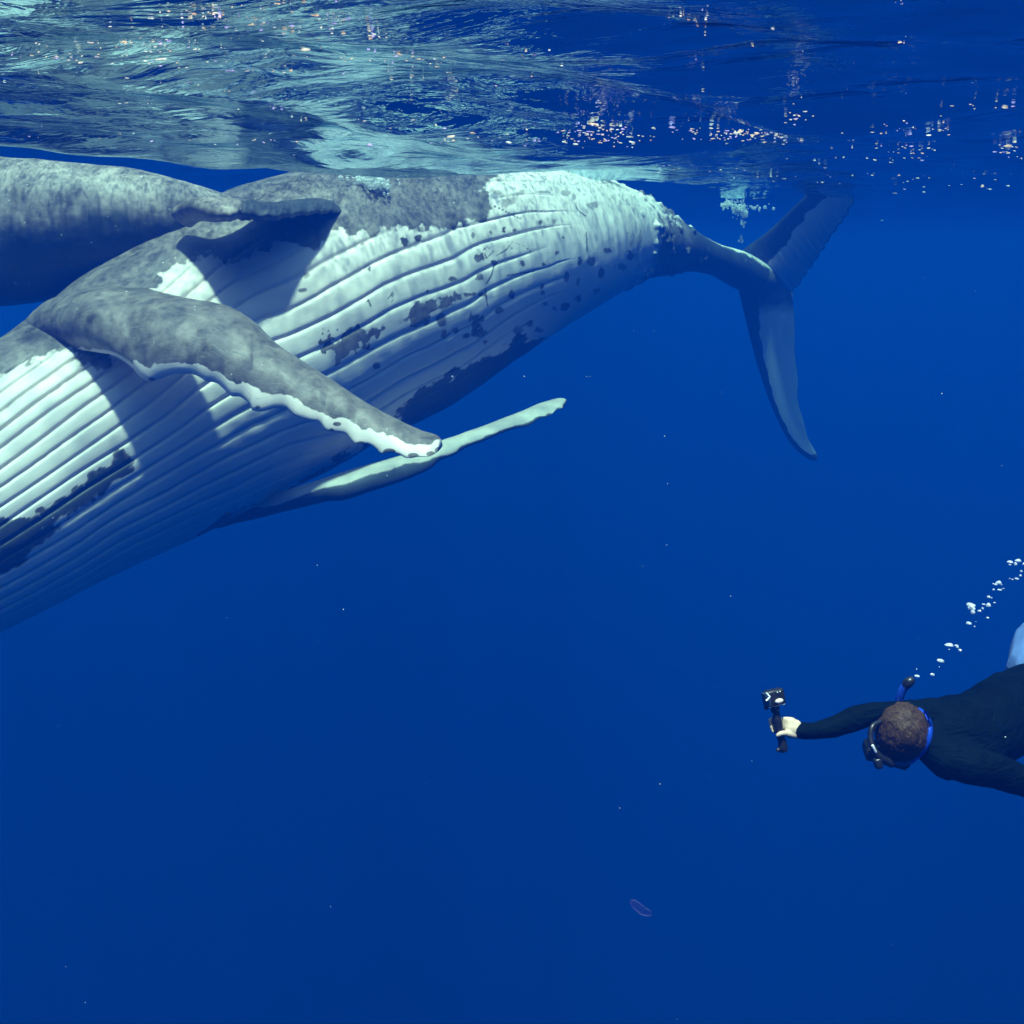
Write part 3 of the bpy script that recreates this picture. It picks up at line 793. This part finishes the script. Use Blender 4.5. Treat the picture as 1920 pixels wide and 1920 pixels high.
# mask
bm = bmesh.new()
rounded_box(bm, frame(hp(0, .102, -.012), lt, fx, cr), (.158, .045, .085), .016)
mask = finish('dive_mask', bm, M_BLACK, person)
bm = bmesh.new()
rounded_box(bm, frame(hp(0, .126, -.012), lt, fx, cr), (.142, .008, .070), .003)
finish('lens', bm, M_GLASS, mask)
a = np.linspace(math.radians(-238), math.radians(-128), 120)
ring = []
for k, q in enumerate(a):
    for (e, f_) in ((.0, -.030), (.011, -.022), (.011, .022), (.0, .030)):
        ring.append(hp((.087 + e) * math.cos(q), (.104 + e) * math.sin(q) - .012, .012 + f_ - .012 * math.sin(q)))
strap = mesh_np('strap', np.array(ring), grid_faces(120, 4), M_BLUE, parent=mask, smooth=False)
# glint on the mask edge built as a white strip, the clip beside it and the pale skirt under the chin
bm = bmesh.new()
A_, B_ = W(1635, 1396, 3.40), W(1643, 1412, 3.41)
ax = (B_ - A_) / np.linalg.norm(B_ - A_); ay = np.cross(FWD, ax); ay /= np.linalg.norm(ay)
rounded_box(bm, frame((A_ + B_) / 2, ax, ay, np.cross(ax, ay)), (.034, .0085, .006), .0025)
finish('edge_glint', bm, M_PLASTIC_GLINT, mask)
tube_mesh('frame_side', [(1652, 1352, 3.46, .008), (1636, 1362, 3.44, .009), (1632, 1382, 3.43, .0095), (1637, 1402, 3.42, .0105), (1650, 1420, 3.42, .013), (1672, 1432, 3.44, .015)], M_BLACK, mask, n=50)
bm = bmesh.new()
c0 = W(1646, 1431, 3.42)
rounded_box(bm, frame(c0, (RIGHT * .97 + UP * .25), (UP * .97 - RIGHT * .25), -FWD), (.026, .036, .03), .008)
finish('purge_valve', bm, M_BLACK, mask)
remeshed('mask_skirt', [[(1678, 1424, 3.50, 9), (1695, 1427, 3.50, 10), (1708, 1421, 3.50, 11)]], .003, M_SKIRT, mask, smooth=4)
# snorkel: from the mouth round the side of the head, its end behind the crown
sn = tube_mesh('snorkel', [(1700, 1430, 3.52, .0095), (1720, 1417, 3.46, .0105), (1736, 1396, 3.43, .0115), (1742, 1372, 3.43, .0115), (1738, 1348, 3.46, .0105), (1722, 1331, 3.52, .010), (1700, 1324, 3.60, .010),
                           (1687, 1318, 3.63, .014), (1689, 1302, 3.62, .014), (1696, 1288, 3.61, .0145), (1706, 1278, 3.60, .014)], M_BLUE, person, n=140)
tube_mesh('snorkel_tip', [(1698, 1286, 3.607, .0155), (1704, 1279, 3.60, .0175), (1710, 1275, 3.60, .0145), (1713, 1273.5, 3.60, .011)], M_BLACK, sn, n=24)
tube_mesh('mouthpiece', [(1688, 1434, 3.55, .016), (1696, 1432, 3.54, .014), (1702, 1429, 3.52, .011)], M_BLACK, sn, n=16)

# ------------------------------------------------------------------ camera on its pole, held by the diver
cam_o = bpy.data.objects.new('action_camera', None); C.objects.link(cam_o)
cam_o.location = (0, 0, 0)
tag(cam_o, 'small boxy underwater camera on a black hand pole held out by the diver', 'camera')
PO = W(1461, 1366, 3.44)
cam_o.location = PO.tolist()
def own(o):
    o.matrix_parent_inverse = Matrix.Translation(Vector(PO)).inverted(); return o
cx, cyv = (RIGHT * .975 + UP * .19), (UP * .975 - RIGHT * .19)
cx = cx + FWD * .25; cx /= np.linalg.norm(cx); cz = np.cross(cx, cyv); cz /= np.linalg.norm(cz); cyv = np.cross(cz, cx)
cc0 = W(1452, 1307, 3.43)
bm = bmesh.new(); rounded_box(bm, frame(cc0, cx, cyv, cz), (.062, .054, .040), .008)
body_ = own(finish('housing', bm, M_BLACK, cam_o))
bm = bmesh.new(); rounded_box(bm, frame(cc0 - cx * .032 + cz * .003, cx, cyv, cz), (.016, .046, .034), .004)
own(finish('front_port', bm, M_GLASS, cam_o))
bm = bmesh.new()
for (p_, q_) in (((1437, 1299), (1443.5, 1307)), ((1443.5, 1307), (1439, 1312))):
    a_, b_ = W(*p_, 3.39), W(*q_, 3.39)
    cyl(bm, a_, b_, .0026, .0030, 10)
cyl(bm, W(1436, 1313.5, 3.39), W(1439, 1313, 3.39), .003, .003, 10)
own(finish('port_chevron', bm, M_PLASTIC_GLINT, cam_o))  # white chevron and dash in front of the port
bm = bmesh.new()
bmesh.ops.create_icosphere(bm, subdivisions=3, radius=1, matrix=frame(W(1461, 1314.5, 3.405), cx * .0150, cyv * .0085, cz * .008))
own(finish('rubber_button', bm, M_PALE, cam_o))
bm = bmesh.new()
for q in ((1457.5, 1298), (1462.5, 1296.5)):
    bmesh.ops.create_icosphere(bm, subdivisions=2, radius=.0022, matrix=Matrix.Translation(Vector(W(*q, 3.405))))
own(finish('shutter_button', bm, M_PLASTIC_GLINT, cam_o))
bm = bmesh.new(); cyl(bm, W(1441, 1326.5, 3.42), W(1471, 1320, 3.42), .0016, .0016, 8)
own(finish('hinge_pin', bm, M_PLASTIC_GLINT, cam_o))
bm = bmesh.new(); cyl(bm, W(1433, 1327, 3.43), W(1440, 1325.5, 3.43), .008, .008, 14); cyl(bm, W(1438, 1326, 3.43), W(1447, 1324, 3.43), .003, .003, 10)
own(finish('thumb_screw', bm, M_BLACK, cam_o))
own(tube_mesh('pole', [(1455, 1322, 3.44, .012), (1453, 1330, 3.44, .015), (1456, 1338, 3.44, .011), (1456, 1346, 3.44, .015), (1458, 1354, 3.44, .016), (1460, 1366, 3.44, .015), (1463, 1380, 3.44, .0135), (1467, 1392, 3.44, .014), (1468, 1402, 3.44, .0155), (1470, 1409, 3.44, .013)], M_BLACK, cam_o, n=120, seg=20))
own(tube_mesh('lanyard', [(1464, 1404, 3.44, .007), (1459, 1406, 3.43, .007), (1457, 1409, 3.43, .006)], M_BLACK, cam_o, n=20))

# ------------------------------------------------------------------ bubbles rising from the snorkel
t = NT('air_bubble')
lw = t.n('LayerWeight', {'Blend': .35})
gls = t.n('BsdfGlossy', {'Color': (.95, .97, 1), 'Roughness': .12})
trn = t.n('BsdfTranslucent', {'Color': (.9, .95, 1)})
dif = t.n('BsdfDiffuse', {'Color': (.85, .92, 1)})
m1 = t.n('MixShader', {0: .5, 1: dif.outputs[0], 2: trn.outputs[0]})
m2 = t.n('MixShader', {0: .25, 1: m1.outputs[0], 2: gls.outputs[0]})
t.set(t.out.inputs[0], m2.outputs[0]); M_BUB = t.m
BUB = {'beside the end of the snorkel': [(232, 1650, 14, 12), (236, 1728, 44, 22), (408, 1712, 36, 26)],
       'standing alone above the snorkel': [(497, 1558, 58, 36), (487, 1625, 10, 8)],
       'in the small row above the diver\'s shoulder': [(593, 1377, 80, 24), (678, 1383, 34, 14), (690, 1402, 26, 18), (722, 1438, 38, 22), (597, 1428, 14, 8)],
       'in the left half of the thick middle cluster': [(845, 930, 95, 28), (850, 966, 80, 26), (865, 1013, 48, 38), (820, 1133, 58, 20), (900, 1117, 14, 12), (883, 1168, 18, 8)],
       'in the right half of the thick middle cluster': [(985, 920, 30, 14), (1038, 934, 50, 36), (975, 968, 26, 22), (938, 994, 38, 16), (1027, 1074, 26, 20), (1042, 838, 36, 20), (1075, 848, 18, 12), (1107, 900, 24, 8)],
       'in the cluster below the highest one': [(1152, 680, 55, 32), (1120, 698, 30, 20), (1095, 688, 16, 10), (1190, 702, 16, 10), (1097, 756, 24, 16), (1166, 757, 40, 14), (1205, 743, 28, 14)],
       'in the highest cluster at the right edge': [(1280, 443, 60, 18), (1370, 432, 55, 30), (1345, 470, 35, 30), (1280, 475, 22, 14), (1435, 470, 25, 25), (1410, 550, 25, 20), (1400, 598, 28, 18), (1357, 634, 36, 22), (1308, 640, 20, 10), (1278, 630, 14, 10)]}
RANK = ['largest', 'second largest', 'third largest', 'fourth largest', 'fifth largest', 'sixth largest', 'seventh largest', 'eighth largest', 'ninth largest', 'tenth largest']
rb = np.random.default_rng(12)
for place, lst in BUB.items():
    order = sorted(range(len(lst)), key=lambda k: -lst[k][2] * lst[k][3])
    for k, (x, y, w_, h_) in enumerate(lst):
        d = 3.58 + rb.uniform(-.05, .05)
        bm = bmesh.new()
        bmesh.ops.create_icosphere(bm, subdivisions=3, radius=1)
        tilt = rb.uniform(-.35, .35)
        for v in bm.verts:                      # domed cap above, flat and ragged below
            q = v.co
            if q.z < 0: q.z *= .35
            w0 = .16 * math.sin(3 * q.x + 5 * tilt) + .10 * math.sin(7 * q.y + 9 * tilt)
            q *= 1 + w0
            x_, z_ = q.x, q.z
            q.x, q.z = x_ * math.cos(tilt) - z_ * math.sin(tilt), x_ * math.sin(tilt) + z_ * math.cos(tilt)
            q.x *= w_ / 12 / F * d * 1.15; q.y *= w_ / 13 / F * d * 1.1; q.z *= h_ / 12 / F * d * 1.5
        o = finish('bubble', bm, M_BUB)
        o.location = W(1680 + x / 6, 980 + y / 6, d).tolist()
        rk = order.index(k)
        tag(o, f'shiny air bubble {place}, {RANK[rk]} there' if len(lst) > 1 else f'shiny air bubble {place}', 'bubble', 'air bubbles rising from the snorkel')

# ------------------------------------------------------------------ clouds of fine bubbles, flecks, drifting specks
def cloud(name, blobs, label, cat, mat, size=(.008, .034), seed=1):
    r = np.random.default_rng(seed)
    base_ = bmesh.new(); bmesh.ops.create_icosphere(base_, subdivisions=1, radius=1)
    bv = np.array([v.co[:] for v in base_.verts]); bf = np.array([[v.index for v in f.verts] for f in base_.faces]); base_.free()
    Vs, Fs, off = [], [], 0
    for (x, y, d, sx, sy, n) in blobs:
        n = n // 4
        c = W(x, y, d)
        g = r.normal(0, 1, (n, 3)) * np.array([sx, (sx + sy) / 2, sy]) / F * d
        g *= (fbm(g * 6 + 3, seed, 3)[:, None] * 1.6)
        rr = size[0] + (size[1] - size[0]) * r.uniform(0, 1, n) ** 2
        Vs.append((c + g)[:, None] + bv[None] * rr[:, None, None]); 
        Fs.append(bf[None] + (off + np.arange(n) * len(bv))[:, None, None]); off += n * len(bv)
    o = mesh_np(name, np.concatenate([v.reshape(-1, 3) for v in Vs]), np.concatenate([f.reshape(-1, 3) for f in Fs]), mat)
    return tag(o, label, cat, kind='stuff')
t = NT('white_froth')
dif = t.n('BsdfDiffuse', {'Color': (.9, .92, .9)}); trn = t.n('BsdfTranslucent', {'Color': (.9, .92, .9)})
m1 = t.n('MixShader', {0: .5, 1: dif.outputs[0], 2: trn.outputs[0]})
trp = t.n('BsdfTransparent')
m1 = t.n('MixShader', {0: .45, 1: m1.outputs[0], 2: trp.outputs[0]})
t.set(t.out.inputs[0], m1.outputs[0]); M_FROTH = t.m
cloud('bubble_cloud', [(672, 346, 11.1, 15, 8, 2200), (700, 343, 11.0, 16, 8, 2200), (716, 354, 11.0, 10, 9, 1000), (655, 340, 11.1, 8, 6, 500)], 'white cloud of froth on the back of the big whale near the surface', None, M_FROTH, seed=3)
cloud('bubble_cloud', [(1362, 384, 16.6, 7, 4, 520), (1386, 391, 16.6, 7, 6, 800), (1396, 402, 16.6, 4, 6, 140), (1393, 420, 16.7, 4, 12, 60), (1389, 445, 16.8, 3, 12, 50), (1420, 391, 16.6, 12, 3, 50)],
      'wispy white bubble cloud with a thin trail above the tail of the big whale', None, M_FROTH, seed=4)

# glints on the underside of the surface: sun sparkle imitated by small coloured flecks
r = np.random.default_rng(21)
CL = [(150, 108, 45, 16, 16), (240, 70, 40, 18, 14), (300, 92, 50, 22, 18), (340, 50, 45, 16, 14), (60, 110, 60, 25, 10), (390, 35, 30, 12, 10), (500, 40, 60, 22, 22), (630, 34, 12, 8, 10), (560, 60, 60, 30, 14),
      (280, 170, 70, 25, 14), (560, 180, 60, 40, 16), (420, 130, 90, 25, 12), (700, 68, 8, 6, 5), (740, 104, 40, 6, 8), (760, 130, 50, 30, 10), (950, 85, 4, 3, 3), (980, 106, 25, 5, 5), (700, 230, 90, 25, 14), (520, 255, 80, 15, 16), (180, 250, 110, 20, 10),
      (1120, 240, 28, 12, 60), (1150, 262, 40, 8, 26), (1225, 222, 18, 6, 18), (1300, 236, 30, 5, 22), (1350, 250, 60, 9, 40), (1420, 255, 50, 8, 34), (1490, 225, 9, 14, 16), (1490, 250, 30, 8, 26), (1570, 256, 50, 6, 26), (1650, 256, 40, 5, 18),
      (1710, 262, 28, 16, 44), (1765, 245, 8, 10, 12), (1560, 290, 60, 8, 24), (1700, 288, 35, 6, 22), (1620, 300, 50, 6, 12), (1900, 275, 25, 14, 18), (1850, 195, 45, 6, 10), (1300, 30, 35, 20, 10), (1330, 120, 20, 20, 5),
      (1420, 130, 60, 30, 8), (1690, 30, 10, 22, 14), (1500, 330, 90, 10, 22), (1750, 340, 120, 22, 30), (1850, 370, 60, 14, 12), (1250, 318, 60, 6, 14), (1000, 262, 90, 10, 14), (850, 262, 60, 6, 10), (1200, 160, 300, 60, 14)]
fv, ff = [], []
for (x, y, sx, sy, n) in CL:
    for k in range(int(n * (2.4 if y < 200 and x < 820 else 1.5))):
        px_, py_ = r.normal(x, sx), r.normal(y, sy)
        dr = W(px_, py_, 1.0) - CAM
        if dr[2] < .028: continue
        tt_ = -CAM[2] / dr[2]
        P = CAM + dr * tt_
        for _ in range(3):
            zz = float(wave(np.array(P[0]), np.array(P[1]))) + .001
            tt_ = (zz - CAM[2]) / dr[2]; P = CAM + dr * tt_
        big_ = r.random() < .08
        sz = (r.uniform(.5, 1.3) * (2.3 if big_ else 1)) / F * tt_ * 1.35
        m_ = 6
        an = np.sort(r.uniform(0, 6.28, m_))
        el_ = r.uniform(1.1, 3.2)
        sl_ = float(1.0 / max(dr[2] / np.linalg.norm(dr), .12))      # flecks lie along the steep faces of ripples
        b0 = len(fv)
        yaw = r.uniform(-.5, .5)
        for (zz_) in (0, 1):
            for q in an:
                lx, ly = sz * el_ * math.cos(q), sz * math.sin(q)
                fv.append([P[0] + lx * math.cos(yaw) - .7 * ly * math.sin(yaw), P[1] + lx * math.sin(yaw) + .7 * ly * math.cos(yaw), P[2] + ly * .7 + .002 * zz_ - .001])
        fv.append([P[0], P[1] - sz * .5, P[2]]); fv.append([P[0], P[1] + sz * .5, P[2]])
        for q in range(m_):
            q2_ = (q + 1) % m_
            ff.append([b0 + q, b0 + q2_, b0 + 2 * m_]); ff.append([b0 + m_ + q, b0 + m_ + q2_, b0 + 2 * m_ + 1]);
            ff.append([b0 + q, b0 + q2_, b0 + m_ + q2_]); ff.append([b0 + q, b0 + m_ + q2_, b0 + m_ + q])
t = NT('sun_glint_fleck')  # warm and violet sparkle put into the fleck colour
gi = t.n('NewGeometry').outputs['Random Per Island']
cl_ = t.mix(t.ramp(gi, .0, .7), (1.0, .62, .40), (1, .9, .86))
cl_ = t.mix(t.math('GREATER_THAN', gi, .8), cl_, (.80, .58, .95))
dif = t.n('BsdfDiffuse', {'Color': cl_}); trn = t.n('BsdfTranslucent', {'Color': cl_})
m1 = t.n('MixShader', {0: .6, 1: dif.outputs[0], 2: trn.outputs[0]})
t.set(t.out.inputs[0], m1.outputs[0]); M_FLECK = t.m
fl = mesh_np('surface_glints', np.array(fv), np.array(ff), M_FLECK, smooth=False)
tag(fl, 'bright coloured flecks standing for sun glints scattered along the underside of the surface', kind='stuff')

M_SPECK = simple_mat('drifting_speck', (.8, .8, .75), .6, .3, .1, 50)
r = np.random.default_rng(31)
sp = [(1766, 738, 4, 2.2), (1252, 907, 4.5, 1.8), (1162, 1515, 4, 2.0), (1237, 1470, 4, 1.6), (644, 1143, 4.2, 2.6), (1100, 706, 5, 1.6), (1188, 620, 5, 1.6), (1226, 620, 5, 1.4), (983, 706, 5, 1.8), (1246, 818, 5, 2.0),
      (1106, 706, 5, 1.2), (160, 1880, 4, 1.5), (1250, 1022, 5, 1.4), (595, 1060, 5, 1.4), (620, 1700, 4, 1.4), (1885, 1382, 3.3, 2.0), (1370, 1118, 4, 1.3), (848, 706, 9, 3)]
sp += [(r.uniform(0, 1920), r.uniform(420, 1920), r.uniform(2.5, 7), r.uniform(.4, .9)) for _ in range(25)]
bm = bmesh.new()
for x, y, d, s_ in sp:
    bmesh.ops.create_icosphere(bm, subdivisions=1, radius=s_ * .55 / F * d, matrix=Matrix.Translation(Vector(W(x, y, d))) @ Matrix.Diagonal((r.uniform(.7, 1.5), 1, r.uniform(.6, 1.1), 1)))
tag(finish('marine_snow', bm, M_SPECK), 'tiny pale specks drifting in the water', kind='stuff')
# faint glassy drifter low in the picture
t = NT('glassy_jelly')
co = t.n('TexCoord').outputs['Object']
trp = t.n('BsdfTransparent', {'Color': (.97, .97, 1)})
dif = t.n('BsdfTranslucent', {'Color': (.75, .55, .85)})
lw = t.n('LayerWeight', {'Blend': .3})
fac = t.math('ADD', t.math('MULTIPLY', t.noise(co, 90, 3), .26), t.math('MULTIPLY', lw.outputs['Facing'], .03))
m1 = t.n('MixShader', {0: fac, 1: trp.outputs[0], 2: dif.outputs[0]})
t.set(t.out.inputs[0], m1.outputs[0])
o = tube_mesh('jelly', [(1183, 1688, 3, .003), (1188, 1693, 3, .010), (1198, 1702, 3, .0125), (1208, 1709, 3, .0115), (1218, 1712, 3, .008), (1223, 1711, 3, .002)], t.m, n=40)
tag(o, 'faint glassy jelly drifting in the empty blue water below the whales', 'jelly')
